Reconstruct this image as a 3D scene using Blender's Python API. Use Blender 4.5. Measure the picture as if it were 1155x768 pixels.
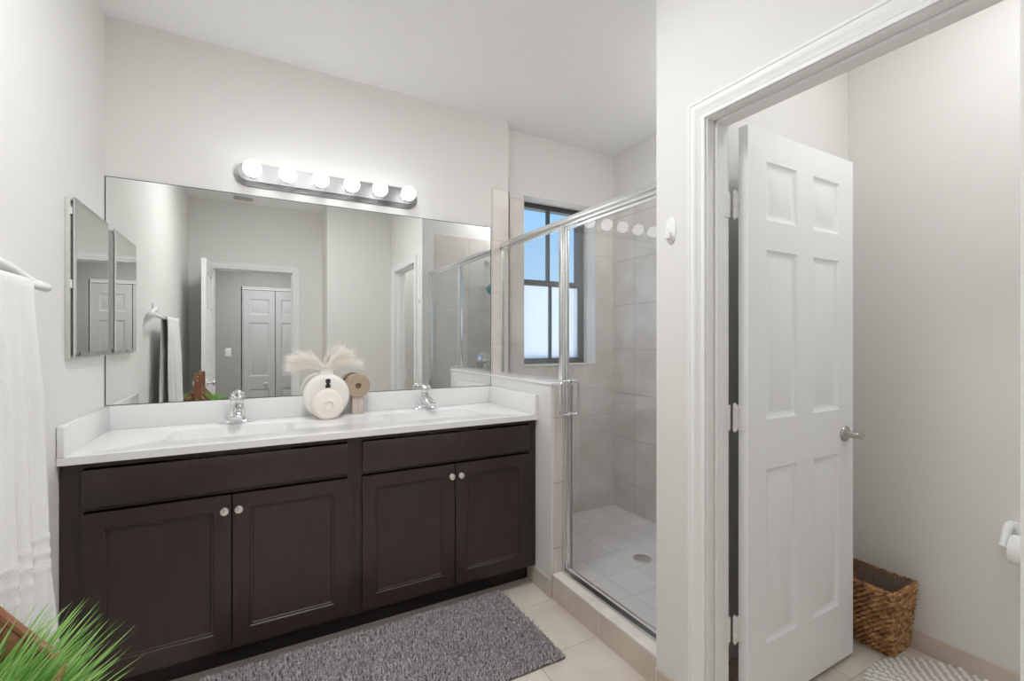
import bpy, bmesh, math, random
from mathutils import Vector, Matrix, noise
random.seed(7)
PI = math.pi
S = bpy.context.scene
for o in list(bpy.data.objects): bpy.data.objects.remove(o)
COL = S.collection

# ------------------------------------------------------------------ camera
CAM = (0.5809, -2.6465, 1.3052)
cd = bpy.data.cameras.new('camera'); cam = bpy.data.objects.new('camera', cd); COL.objects.link(cam)
cam.location = CAM
cam.rotation_euler = (PI/2, 0, -math.radians(29.0838))
cd.sensor_width = 36.0; cd.lens = 36.0*519.89/1155.0
cd.shift_y = 0.52/1155.0
cd.clip_start = 0.02
S.camera = cam

# ------------------------------------------------------------------ view, world, lights
S.view_settings.view_transform = 'Standard'; S.view_settings.look = 'None'
S.view_settings.gamma = 1.0; S.view_settings.use_curve_mapping = False
S.view_settings.exposure = 0.14
S.cycles.max_bounces = 14; S.cycles.diffuse_bounces = 7; S.cycles.glossy_bounces = 8
S.cycles.transparent_max_bounces = 24; S.cycles.transmission_bounces = 8
S.cycles.sample_clamp_indirect = 6.0
S.cycles.blur_glossy = 0.3

BULB = 4.3          # emission of the vanity globes
CEIL = 29.0         # flush ceiling lamps added unseen, one per space
TOILET = 25.0
HALL = 108.0
SHOWER = 44.0
SKY = 1.0

w = bpy.data.worlds.new('World'); S.world = w; w.use_nodes = True
nt = w.node_tree; nt.nodes.clear()
wo = nt.nodes.new('ShaderNodeOutputWorld'); bg = nt.nodes.new('ShaderNodeBackground')
tc = nt.nodes.new('ShaderNodeTexCoord'); sx = nt.nodes.new('ShaderNodeSeparateXYZ'); rp = nt.nodes.new('ShaderNodeValToRGB')
mz = nt.nodes.new('ShaderNodeMapRange'); mz.inputs[1].default_value = -1; mz.inputs[2].default_value = 1
nt.links.new(tc.outputs['Generated'], sx.inputs[0]); nt.links.new(sx.outputs['Z'], mz.inputs[0]); nt.links.new(mz.outputs[0], rp.inputs[0])
els = rp.color_ramp.elements
els[0].position = 0.0; els[0].color = (1.5, 1.5, 1.45, 1)  # white glow below the horizon, raised to brighten the frosted pane
els[1].position = 1.0; els[1].color = (0.16, 0.42, 0.95, 1)
for p_, c_ in ((.49, (1.6, 1.65, 1.7, 1)), (.505, (0.72, 0.86, 0.99, 1)), (.56, (0.45, 0.72, 1.0, 1)), (.66, (0.27, 0.56, 0.97, 1))):
    els.new(p_).color = c_
nt.links.new(rp.outputs[0], bg.inputs[0]); bg.inputs[1].default_value = SKY
nt.links.new(bg.outputs[0], wo.inputs[0])

# ------------------------------------------------------------------ helpers
def link(o, parent=None):
    COL.objects.link(o)
    if parent: o.parent = parent
    return o
ORG = {}
def tag(o, label=None, cat=None, group=None, kind=None):
    if label: o['label'] = label
    if cat: o['category'] = cat
    if group: o['group'] = group
    if kind: o['kind'] = kind
    return o
def thing(name, label, cat, loc, group=None, kind=None):
    o = bpy.data.objects.new(name, None); COL.objects.link(o)
    o.location = loc; o.empty_display_size = 0.05; ORG[o.name] = Vector(loc)
    return tag(o, label, cat, group, kind)
def obj(name, bm, m, parent=None, smooth=True, angle=35):
    """bm in world coordinates; a child's verts are moved into its root's space"""
    me = bpy.data.meshes.new(name)
    if parent is not None:
        bmesh.ops.translate(bm, vec=-ORG[parent.name], verts=bm.verts)
    bm.normal_update()
    bm.to_mesh(me); bm.free()
    if smooth:
        me.shade_smooth(); me.set_sharp_from_angle(angle=math.radians(angle))
    for mm in (m if isinstance(m, (list, tuple)) else [m]): me.materials.append(mm)
    o = bpy.data.objects.new(name, me); link(o, parent)
    ORG[o.name] = ORG[parent.name] if parent is not None else Vector((0, 0, 0))
    return o
def struct(name, bm, m, parent=None, smooth=False):
    o = obj(name, bm, m, parent, smooth)
    if parent is None: o['kind'] = 'structure'
    return o
def single(name, bm, m, label, cat, group=None, **k):
    """a thing that is one mesh, its origin at its base"""
    xs = [v.co for v in bm.verts]
    c = Vector(((min(v.x for v in xs)+max(v.x for v in xs))/2, (min(v.y for v in xs)+max(v.y for v in xs))/2, min(v.z for v in xs)))
    bmesh.ops.translate(bm, vec=-c, verts=bm.verts)
    o = obj(name, bm, m, None, **k); o.location = c
    ORG[o.name] = c
    return tag(o, label, cat, group)
def BM(): return bmesh.new()
def merge(dst, src, M=None):
    me = bpy.data.meshes.new('tmp'); src.to_mesh(me); src.free()
    if M is not None: me.transform(M)
    dst.from_mesh(me); bpy.data.meshes.remove(me)
    return dst
def box(bm, x0, x1, y0, y1, z0, z1, bev=0, seg=2, M=None):
    b = BM(); bmesh.ops.create_cube(b, size=1)
    for v in b.verts:
        v.co = Vector(((x0+x1)/2+v.co.x*(x1-x0), (y0+y1)/2+v.co.y*(y1-y0), (z0+z1)/2+v.co.z*(z1-z0)))
    if bev: bmesh.ops.bevel(b, geom=b.edges[:], offset=bev, segments=seg, affect='EDGES', profile=.5)
    return merge(bm, b, M)
def bx(*a, **k): return box(BM(), *a, **k)
def lathe(bm, prof, M=None, n=32, cap=True):
    """prof: (r, z) bottom to top around local z"""
    b = BM(); rings = []
    for r, z in prof:
        if r < 1e-5: rings.append([b.verts.new((0, 0, z))])
        else: rings.append([b.verts.new((r*math.cos(2*PI*i/n), r*math.sin(2*PI*i/n), z)) for i in range(n)])
    for A, B in zip(rings, rings[1:]):
        if len(A) == 1 and len(B) == 1: continue
        for i in range(n):
            j = (i+1) % n
            if len(A) == 1: b.faces.new((A[0], B[j], B[i]))
            elif len(B) == 1: b.faces.new((A[i], A[j], B[0]))
            else: b.faces.new((A[i], A[j], B[j], B[i]))
    if cap:
        if len(rings[0]) > 1: b.faces.new(rings[0][::-1])
        if len(rings[-1]) > 1: b.faces.new(rings[-1])
    bmesh.ops.recalc_face_normals(b, faces=b.faces)
    return merge(bm, b, M)
def tube(bm, pts, r, n=12, closed=False, radii=None, flat=1.0):
    pts = [Vector(p) for p in pts]; N = len(pts); b = BM(); rings = []
    up = Vector((0, 0, 1)); prev = None
    for i, p in enumerate(pts):
        if closed: t = pts[(i+1) % N]-pts[(i-1) % N]
        else: t = pts[min(i+1, N-1)]-pts[max(i-1, 0)]
        t.normalize()
        if prev is None:
            a = up if abs(t.dot(up)) < .9 else Vector((1, 0, 0))
            u = t.cross(a).normalized()
        else:
            u = (prev - t*prev.dot(t)).normalized()
        v = t.cross(u); prev = u
        rr = radii[i] if radii else r
        rings.append([b.verts.new(p+u*math.cos(2*PI*k/n)*rr+v*math.sin(2*PI*k/n)*rr*flat) for k in range(n)])
    R = list(zip(rings, rings[1:]))
    if closed: R.append((rings[-1], rings[0]))
    for A, B in R:
        for k in range(n): b.faces.new((A[k], A[(k+1) % n], B[(k+1) % n], B[k]))
    if not closed: b.faces.new(rings[0][::-1]); b.faces.new(rings[-1])
    bmesh.ops.recalc_face_normals(b, faces=b.faces)
    return merge(bm, b)
def ext(bm, poly, axis, a, b_):
    """extrude a 2-D polygon along an axis ('x','y','z') from a to b_"""
    b = BM()
    def P(p, q):
        return {'x': (q, p[0], p[1]), 'y': (p[0], q, p[1]), 'z': (p[0], p[1], q)}[axis]
    A = [b.verts.new(P(p, a)) for p in poly]; B = [b.verts.new(P(p, b_)) for p in poly]
    n = len(poly)
    for i in range(n): b.faces.new((A[i], A[(i+1) % n], B[(i+1) % n], B[i]))
    b.faces.new(A[::-1]); b.faces.new(B)
    bmesh.ops.recalc_face_normals(b, faces=b.faces)
    return merge(bm, b)
def RZ(a): return Matrix.Rotation(a, 4, 'Z')
def T(*v): return Matrix.Translation(Vector(v))
AX_X = Matrix.Rotation(PI/2, 4, 'Y')      # local z -> +x
AX_Yn = Matrix.Rotation(PI/2, 4, 'X')     # local z -> -y
AX_Yp = Matrix.Rotation(-PI/2, 4, 'X')    # local z -> +y
AX_Xn = Matrix.Rotation(-PI/2, 4, 'Y')    # local z -> -x

# ------------------------------------------------------------------ materials
def srgb(r, g, b):
    f = lambda c: (c/255/12.92) if c/255 <= .04045 else ((c/255+.055)/1.055)**2.4
    return (f(r), f(g), f(b), 1)
def mat(name, col, rough=.5, metal=0, bump=0, bscale=200, var=0, vscale=6, spec=.5, coat=0, col2=None, stretch=None, sheen=0):
    m = bpy.data.materials.new(name); m.use_nodes = True
    N = m.node_tree.nodes; L = m.node_tree.links; P = N['Principled BSDF']
    P.inputs['Base Color'].default_value = col; P.inputs['Roughness'].default_value = rough
    P.inputs['Metallic'].default_value = metal; P.inputs['Specular IOR Level'].default_value = spec
    P.inputs['Coat Weight'].default_value = coat
    if sheen: P.inputs['Sheen Weight'].default_value = sheen
    tcn = N.new('ShaderNodeTexCoord'); mp = N.new('ShaderNodeMapping')
    L.new(tcn.outputs['Object'], mp.inputs[0])
    if stretch: mp.inputs['Scale'].default_value = stretch
    if var or col2:
        nz = N.new('ShaderNodeTexNoise'); nz.inputs['Scale'].default_value = vscale; nz.inputs['Detail'].default_value = 5
        L.new(mp.outputs[0], nz.inputs['Vector'])
        mx = N.new('ShaderNodeMix'); mx.data_type = 'RGBA'
        c2 = col2 or tuple(max(0, c*(1-var)) for c in col[:3])+(1,)
        mx.inputs[6].default_value = col; mx.inputs[7].default_value = c2
        rmp = N.new('ShaderNodeMapRange'); rmp.inputs[1].default_value = .35; rmp.inputs[2].default_value = .65
        L.new(nz.outputs[0], rmp.inputs[0]); L.new(rmp.outputs[0], mx.inputs[0])
        L.new(mx.outputs[2], P.inputs['Base Color'])
    if bump:
        nb = N.new('ShaderNodeTexNoise'); nb.inputs['Scale'].default_value = bscale; nb.inputs['Detail'].default_value = 3
        L.new(mp.outputs[0], nb.inputs['Vector'])
        b = N.new('ShaderNodeBump'); b.inputs['Strength'].default_value = bump; b.inputs['Distance'].default_value = .002
        L.new(nb.outputs[0], b.inputs['Height']); L.new(b.outputs[0], P.inputs['Normal'])
    return m
def tile_mat(name, axes, size, off, col, col2, grout, rough=.35, mortar=.004, spec=.5):
    """square stack-bond tiles laid in world space on the two given axes"""
    m = bpy.data.materials.new(name); m.use_nodes = True
    N = m.node_tree.nodes; L = m.node_tree.links; P = N['Principled BSDF']
    g = N.new('ShaderNodeNewGeometry'); s = N.new('ShaderNodeSeparateXYZ'); L.new(g.outputs['Position'], s.inputs[0])
    c = N.new('ShaderNodeCombineXYZ')
    for k, (a, o_) in enumerate(zip(axes, off)):
        ad = N.new('ShaderNodeMath'); ad.operation = 'ADD'; ad.inputs[1].default_value = -o_ + size[k]*40
        L.new(s.outputs[a], ad.inputs[0]); L.new(ad.outputs[0], c.inputs[k])
    br = N.new('ShaderNodeTexBrick'); br.offset = 0; br.squash = 1
    br.inputs['Scale'].default_value = 1; br.inputs['Brick Width'].default_value = size[0]; br.inputs['Row Height'].default_value = size[1]
    br.inputs['Mortar Size'].default_value = mortar/2; br.inputs['Mortar Smooth'].default_value = .1; br.inputs['Bias'].default_value = 0
    br.inputs['Color1'].default_value = (1, 1, 1, 1); br.inputs['Color2'].default_value = (.9, .9, .9, 1); br.inputs['Mortar'].default_value = (1, 1, 1, 1)
    L.new(c.outputs[0], br.inputs['Vector'])
    nz = N.new('ShaderNodeTexNoise'); nz.inputs['Scale'].default_value = 4.5; nz.inputs['Detail'].default_value = 6; nz.inputs['Distortion'].default_value = .6
    L.new(g.outputs['Position'], nz.inputs['Vector'])
    mr = N.new('ShaderNodeMapRange'); mr.inputs[1].default_value = .35; mr.inputs[2].default_value = .65; L.new(nz.outputs[0], mr.inputs[0])
    mx = N.new('ShaderNodeMix'); mx.data_type = 'RGBA'; mx.inputs[6].default_value = col; mx.inputs[7].default_value = col2
    L.new(mr.outputs[0], mx.inputs[0])
    mu = N.new('ShaderNodeMix'); mu.data_type = 'RGBA'; mu.blend_type = 'MULTIPLY'; mu.inputs[0].default_value = .7
    L.new(mx.outputs[2], mu.inputs[6]); L.new(br.outputs['Color'], mu.inputs[7])
    m2 = N.new('ShaderNodeMix'); m2.data_type = 'RGBA'; m2.inputs[7].default_value = grout
    L.new(br.outputs['Fac'], m2.inputs[0]); L.new(mu.outputs[2], m2.inputs[6]); L.new(m2.outputs[2], P.inputs['Base Color'])
    P.inputs['Roughness'].default_value = rough; P.inputs['Specular IOR Level'].default_value = spec
    b = N.new('ShaderNodeBump'); b.invert = True; b.inputs['Strength'].default_value = .5; b.inputs['Distance'].default_value = .0015
    L.new(br.outputs['Fac'], b.inputs['Height']); L.new(b.outputs[0], P.inputs['Normal'])
    return m
def glass_mat(name, tint=(.97, .985, .98, 1), ior=1.65, haze=0):
    m = bpy.data.materials.new(name); m.use_nodes = True
    N = m.node_tree.nodes; L = m.node_tree.links; N.clear()
    out = N.new('ShaderNodeOutputMaterial'); tr = N.new('ShaderNodeBsdfTransparent'); gl = N.new('ShaderNodeBsdfGlossy')
    tr.inputs[0].default_value = tint; gl.inputs['Roughness'].default_value = 0.0
    fr = N.new('ShaderNodeFresnel'); fr.inputs[0].default_value = ior
    ge = N.new('ShaderNodeNewGeometry'); ma = N.new('ShaderNodeMath'); ma.operation = 'SUBTRACT'; ma.inputs[0].default_value = 1.0; L.new(ge.outputs['Backfacing'], ma.inputs[1])
    mm = N.new('ShaderNodeMath'); mm.operation = 'MULTIPLY'; L.new(fr.outputs[0], mm.inputs[0]); L.new(ma.outputs[0], mm.inputs[1])
    mx = N.new('ShaderNodeMixShader'); L.new(mm.outputs[0], mx.inputs[0]); L.new(tr.outputs[0], mx.inputs[1]); L.new(gl.outputs[0], mx.inputs[2])
    last = mx
    if haze:
        df = N.new('ShaderNodeBsdfDiffuse'); df.inputs[0].default_value = (.8, .82, .83, 1)
        m2 = N.new('ShaderNodeMixShader'); m2.inputs[0].default_value = haze
        L.new(mx.outputs[0], m2.inputs[1]); L.new(df.outputs[0], m2.inputs[2]); last = m2
    L.new(last.outputs[0], out.inputs[0])
    return m
def emit(name, col, s):
    m = bpy.data.materials.new(name); m.use_nodes = True
    N = m.node_tree.nodes; L = m.node_tree.links; N.clear()
    out = N.new('ShaderNodeOutputMaterial'); em = N.new('ShaderNodeEmission'); em.inputs[0].default_value = col; em.inputs[1].default_value = s
    L.new(em.outputs[0], out.inputs[0]); return m
def mirror_mat():
    m = bpy.data.materials.new('mirror_glass'); m.use_nodes = True
    N = m.node_tree.nodes; L = m.node_tree.links; N.clear()
    out = N.new('ShaderNodeOutputMaterial'); g = N.new('ShaderNodeBsdfGlossy'); g.inputs[0].default_value = (.86, .875, .86, 1); g.inputs['Roughness'].default_value = 0
    L.new(g.outputs[0], out.inputs[0]); return m

M_wall = mat('wall_paint', srgb(228, 227, 224), .75, bump=.25, bscale=260, spec=.25)
M_ceil = mat('ceiling_paint', srgb(246, 246, 245), .85, bump=.6, bscale=90, spec=.2)
M_trim = mat('trim_paint', srgb(238, 238, 237), .5, spec=.3)
M_door = mat('door_paint', srgb(243, 244, 246), .42, bump=.08, bscale=60, spec=.45)
M_floor = tile_mat('floor_tile', ('X', 'Y'), (.34, .34), (1.575, -.71), srgb(226, 217, 206), srgb(214, 202, 189), srgb(182, 171, 158), .33)
M_tileY = tile_mat('shower_wall_tile_y', ('X', 'Z'), (.332, .332), (2.023, 2.282), srgb(226, 220, 215), srgb(212, 203, 197), srgb(196, 186, 180), .3)
M_tileX = tile_mat('shower_wall_tile_x', ('Y', 'Z'), (.332, .332), (-.14, 2.24), srgb(226, 220, 215), srgb(212, 203, 198), srgb(172, 163, 157), .3)
M_base = tile_mat('base_tile', ('Y', 'Z'), (.34, 2.0), (-1.066, -1.0), srgb(218, 206, 194), srgb(204, 190, 177), srgb(228, 221, 213), .35)
M_baseX = tile_mat('base_tile_x', ('X', 'Z'), (.34, 2.0), (.3, -1.0), srgb(218, 206, 194), srgb(204, 190, 177), srgb(228, 221, 213), .35)
M_curbtop = mat('curb_top_tile', srgb(228, 222, 214), .3, var=.12, vscale=12)
M_shfloor = tile_mat('shower_floor_tile', ('X', 'Y'), (.205, .205), (2.43, -.525), srgb(226, 224, 226), srgb(216, 213, 216), srgb(186, 183, 184), .35)
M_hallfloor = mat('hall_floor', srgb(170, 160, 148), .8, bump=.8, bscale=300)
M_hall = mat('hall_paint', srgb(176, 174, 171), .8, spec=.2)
M_bifold = mat('bifold_paint', srgb(196, 196, 196), .5)
M_espresso = mat('espresso_wood', srgb(55, 43, 40), .30, var=.2, vscale=9, spec=.5, stretch=(6, 6, .6), bump=.15, bscale=60)
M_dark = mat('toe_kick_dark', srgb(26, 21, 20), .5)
M_counter = mat('cultured_marble', srgb(236, 236, 236), .2, spec=.5, coat=.2)
M_mirror = mirror_mat()
M_chrome = mat('chrome', (.82, .83, .84, 1), .07, 1)
M_brush = mat('brushed_nickel', (.62, .61, .6, 1), .28, 1, bump=.1, bscale=400, stretch=(1, 20, 20))
M_nickeld = mat('aged_nickel', (.50, .48, .46, 1), .28, 1)
M_nickel = mat('satin_nickel', (.80, .79, .77, 1), .25, 1)
M_lightbar = mat('satin_light_bar', (.27, .27, .275, 1), .42, .87)
M_alum = mat('shower_aluminium', (.83, .84, .84, 1), .2, 1)
M_bronze = mat('window_bronze', srgb(72, 73, 78), .5)
M_glass = glass_mat('shower_glass', haze=.035)
M_wglass = glass_mat('window_glass', (.98, .99, 1, 1))
M_white = mat('white_plastic', srgb(240, 240, 238), .3)
M_ceram = mat('matte_white_ceramic', srgb(238, 235, 230), .62, bump=.3, bscale=120)
M_ceram2 = mat('matte_cream_ceramic', srgb(238, 228, 220), .65, bump=.3, bscale=120)
M_black = mat('black_stopper', srgb(28, 27, 27), .35)
M_tan = mat('tan_clay', srgb(176, 156, 134), .7, var=.12, vscale=30, bump=.3, bscale=150)
M_tandark = mat('hole_shade_tone', srgb(120, 98, 80), .75)
M_whitewash = mat('whitewashed_wood', srgb(214, 204, 196), .65, col2=srgb(184, 170, 160), vscale=18, stretch=(8, 8, .5))
M_pampas = mat('pampas_fluff', srgb(255, 253, 250), .9, col2=srgb(255, 248, 240), vscale=20)
def add_translucent(m, col, f):
    N = m.node_tree.nodes; L = m.node_tree.links
    t = N.new('ShaderNodeBsdfTranslucent'); t.inputs[0].default_value = col; mx = N.new('ShaderNodeMixShader'); mx.inputs[0].default_value = f
    L.new(N['Principled BSDF'].outputs[0], mx.inputs[1]); L.new(t.outputs[0], mx.inputs[2]); L.new(mx.outputs[0], N['Material Output'].inputs[0])
add_translucent(M_pampas, srgb(255, 253, 249), .6)
M_towel = mat('white_towel', srgb(240, 240, 240), .95, bump=1.0, bscale=420, sheen=.3)
M_mat = mat('grey_shag', srgb(204, 199, 200), .95, col2=srgb(140, 136, 138), vscale=75, sheen=.2)
M_matbase = mat('grey_mat_backing', srgb(92, 89, 91), .95)
M_rug = mat('toilet_rug_pebbles', srgb(236, 234, 230), .9, var=.06, vscale=25)
M_rugbase = mat('toilet_rug_base', srgb(196, 186, 176), .95, bump=.5, bscale=200)
M_weave = mat('water_hyacinth', srgb(196, 146, 94), .55, col2=srgb(118, 74, 42), vscale=34, bump=.4, bscale=200)
M_weave2 = mat('water_hyacinth_light', srgb(222, 178, 124), .55, col2=srgb(156, 108, 66), vscale=40, bump=.4, bscale=200)
M_liner = mat('basket_liner', srgb(150, 134, 122), .8, var=.15, vscale=10)
M_planter = mat('plant_basket_weave', srgb(176, 128, 98), .75, col2=srgb(130, 84, 60), vscale=50, bump=.5, bscale=180)
M_planterrim = mat('plant_basket_rim', srgb(212, 176, 140), .7, col2=srgb(120, 74, 48), vscale=22)
M_strap = mat('leather_strap', srgb(150, 98, 70), .6, var=.2, vscale=30)
M_grass = mat('grass_blade', srgb(150, 200, 108), .42, col2=srgb(188, 222, 150), vscale=14)
M_grass2 = mat('grass_blade_dark', srgb(92, 156, 70), .42, col2=srgb(136, 188, 104), vscale=14)
add_translucent(M_grass, srgb(150, 205, 90), .3); add_translucent(M_grass2, srgb(110, 175, 70), .3)
M_soil = mat('moss_soil', srgb(46, 52, 26), .95, bump=1, bscale=90)
M_paper = mat('toilet_paper', srgb(246, 246, 244), .95, bump=.3, bscale=150)
M_teal = mat('teal_mesh', srgb(60, 170, 172), .8, sheen=.3)
M_cabside = mat('cabinet_side_enamel', srgb(206, 208, 202), .5)
M_black2 = mat('gap_shade_dark', srgb(40, 40, 42), .6)
M_bulb = emit('globe_bulb_glow', (.985, .99, 1, 1), BULB)
M_clight = emit('added_ceiling_glow', (.985, .99, 1, 1), CEIL)
M_tlight = emit('added_toilet_glow', (.985, .99, 1, 1), TOILET)
M_slight = emit('added_shower_glow', (.98, .99, 1, 1), SHOWER)
M_hlight = emit('added_hall_glow', (.985, .99, 1, 1), HALL)
def frosted():
    m = bpy.data.materials.new('frosted_glass'); m.use_nodes = True
    N = m.node_tree.nodes; L = m.node_tree.links; N.clear()
    out = N.new('ShaderNodeOutputMaterial'); t = N.new('ShaderNodeBsdfTranslucent'); t.inputs[0].default_value = (.96, .97, 1, 1)
    tr = N.new('ShaderNodeBsdfTransparent'); tr.inputs[0].default_value = (.97, .97, 1, 1)
    mx = N.new('ShaderNodeMixShader'); mx.inputs[0].default_value = .35
    L.new(t.outputs[0], mx.inputs[1]); L.new(tr.outputs[0], mx.inputs[2]); L.new(mx.outputs[0], out.inputs[0]); return m
M_frost = frosted()

# ------------------------------------------------------------------ dimensions
W = 1.896; H = 2.74; E2 = 2.023; YW = .10; XR = 3.0; XT = 3.03; YB = -2.93
YJ = -1.6215; YJR = -2.3425; DZ = 2.045; XD = 2.003   # toilet doorway
CT = .914

# ------------------------------------------------------------------ shell
struct('floor', bx(-.12, 3.15, -3.03, .3, -.1, 0), M_floor)
struct('floor_hall', bx(-.9, 2.2, -5.0, -3.03, -.1, -.002), M_hallfloor)
struct('ceiling', bx(-.12, 3.15, -3.03, .35, H, H+.1), M_ceil)
struct('ceiling_hall', bx(-.9, 2.2, -5.0, -3.03, H-.3, H-.2), M_hall)
struct('wall_left', bx(-.12, 0, -3.03, .12, 0, H), M_wall)
struct('wall_vanity', bx(0, E2, 0, YW+.02, 0, H), M_wall)
# window wall with its opening
OX0, OX1, OZ0, OZ1 = 2.20, 2.827, 1.125, 2.315
b = bx(E2, OX0, YW, .34, 0, H); box(b, OX1, 3.13, YW, .34, 0, H); box(b, OX0, OX1, YW, .34, 0, OZ0); box(b, OX0, OX1, YW, .34, OZ1, H)
struct('wall_window', b, M_wall)
struct('wall_shower_right', bx(XR+.008, 3.13, -1.46, YW, 0, H), M_wall)
struct('wall_shower_end', bx(XD, XT, -1.515, -1.408, 0, H), M_wall)
b = bx(W, XD, YJ+.018, -1.398, 0, H)
box(b, W, XD, YJR-.018, YJ+.018, DZ+.018, H); box(b, W, XD, -2.51, YJR-.018, 0, H)
struct('wall_right', b, M_wall)
struct('wall_toilet_right', bx(XT, 3.13, -2.85, -1.515, 0, H), M_wall)
struct('wall_toilet_rear', bx(XD, 3.13, -2.85, -2.75, 0, H), M_wall)
struct('wall_jog', bx(1.232, XD, -3.03, -2.508, 0, H), M_wall)
DX0, DX1 = .205, .935
b = bx(0, DX0-.018, YB-.1, YB, 0, H); box(b, DX1+.018, 1.232, YB-.1, YB, 0, H); box(b, DX0-.018, DX1+.018, YB-.1, YB, DZ+.018, H)
struct('wall_rear', b, M_wall)
HY = -4.72
BX0, BX1 = .425, 1.22
b = bx(-.9, BX0-.02, HY-.1, HY, 0, H-.3); box(b, BX1+.02, 2.2, HY-.1, HY, 0, H-.3); box(b, BX0-.02, BX1+.02, HY-.1, HY, 2.05, H-.3)
box(b, -.9, 2.2, HY-.3, HY-.2, 0, H-.3)
struct('wall_hall_far', b, M_hall)
struct('wall_hall_left', bx(-.95, -.85, HY, -3.03, 0, H-.3), M_hall)
struct('wall_hall_right', bx(2.15, 2.25, HY, -3.03, 0, H-.3), M_hall)
struct('wall_hall_near', bx(-.9, -.12, -3.13, -3.03, 0, H-.3), M_hall)
struct('wall_hall_near', bx(1.232, 2.2, -3.13, -3.03, 0, H-.3), M_hall)

# shower tile skins
TZ = 2.282
b = bx(1.906, E2+.008, -.008, 0, 1.09, TZ, .001, 1); box(b, E2, E2+.008, -.008, YW, .04, TZ)
struct('wall_tile_strip', b, M_tileY)
y0 = YW-.008
b = bx(E2+.008, OX0, y0, YW, .04, TZ); box(b, OX1, XR, y0, YW, .04, TZ); box(b, OX0, OX1, y0, YW, .04, OZ0-.0)
struct('wall_tile_window', b, M_tileY)
struct('wall_tile_right', bx(XR, XR+.008, -1.40, y0, .04, TZ), M_tileX)
struct('wall_tile_end', bx(XD, XR, -1.408, -1.40, .04, TZ), M_tileY)
struct('window_sill', bx(OX0, OX1, YW-.014, .245, OZ0, OZ0+.012, .003, 2), M_curbtop)
# pony wall and curb
struct('wall_pony', bx(W, 2.016, -.69, 0, 0, 1.078), M_wall)
b = bx(W-.006, 2.03, -.70, 0, 1.078, 1.092, .003)
struct('trim_pony_cap', b, M_counter)
b = bx(W+.012, 2.024, -.70, -.69, .0, 1.078, .002, 1); box(b, 2.016, 2.024, -.70, 0, 0, 1.078)
struct('wall_tile_pony', b, M_tileX)
b = bx(W, W+.01, -1.398, -.70, 0, .112, .001, 1); box(b, W+.01, 2.024, -1.40, -.70, 0, .112)
struct('trim_shower_curb', b, M_base)
struct('trim_curb_top', bx(W-.001, 2.03, -1.40, -.70, .112, .122, .003), M_curbtop)
struct('floor_shower', bx(2.024, XR, -1.40, y0, 0, .04), M_shfloor)

# ------------------------------------------------------------------ base tiles
BH = .085
struct('baseboard_pony', bx(W-.01, W, -.70, -.47, 0, BH+.01, .002, 1), M_base)
struct('baseboard_right', bx(W-.01, W, YJ+.064, -1.398, 0, BH, .002, 1), M_base)
struct('baseboard_right_far', bx(W-.01, W, -2.508, YJR-.064, 0, BH, .002, 1), M_base)
struct('baseboard_left', bx(0, .01, YB, -.58, 0, BH, .002, 1), M_base)
struct('baseboard_toilet_right', bx(XT-.01, XT, -2.75, -1.515, 0, BH, .002, 1), M_base)
struct('baseboard_toilet_back', bx(XD, XT-.01, -1.525, -1.515, 0, BH, .002, 1), M_baseX)
struct('baseboard_jog', bx(1.232, W-.01, -2.508, -2.498, 0, BH, .002, 1), M_baseX)
b = bx(.01, DX0-.064, YB, YB+.01, 0, BH, .002, 1); box(b, DX1+.064, 1.232, YB, YB+.01, 0, BH, .002, 1)
struct('baseboard_rear', b, M_baseX)

# ------------------------------------------------------------------ door casings
CAS = [(0, 0), (0, .009), (.006, .0105), (.012, .009), (.016, .0115), (.030, .014), (.034, .017), (.046, .0175), (.050, .0155), (.054, .0185), (.060, .0185), (.063, .014), (.063, 0)]
def casing(place, a0, a1, zt):
    """place(a, z, w): opening coordinate a, height z, protrusion w -> world point"""
    b = BM(); rows = []
    for (u, w_) in CAS:
        rows.append([b.verts.new(place(a, z, w_)) for a, z in ((a0-u, 0), (a0-u, zt+u), (a1+u, zt+u), (a1+u, 0))])
    n = len(rows)
    for i in range(n):
        A = rows[i]; B = rows[(i+1) % n]
        for k in range(3): b.faces.new((A[k], A[k+1], B[k+1], B[k]))
    b.faces.new([r[0] for r in rows]); b.faces.new([r[3] for r in rows][::-1])
    bmesh.ops.recalc_face_normals(b, faces=b.faces)
    return b
REV = .005
struct('trim_1', casing(lambda a, z, w_: (W-w_, -a, z), -YJ-REV, -YJR+REV, DZ+REV), M_trim, smooth=True)
struct('trim_2', casing(lambda a, z, w_: (a, YB+w_, z), DX0-REV, DX1+REV, DZ+REV), M_trim, smooth=True)
struct('trim_3', casing(lambda a, z, w_: (XD+w_, -a, z), -YJ-REV, -YJR+REV, DZ+REV), M_trim, smooth=True)
struct('trim_6', casing(lambda a, z, w_: (a, YB-.1-w_, z), DX0-REV, DX1+REV, DZ+REV), M_trim, smooth=True)
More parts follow.
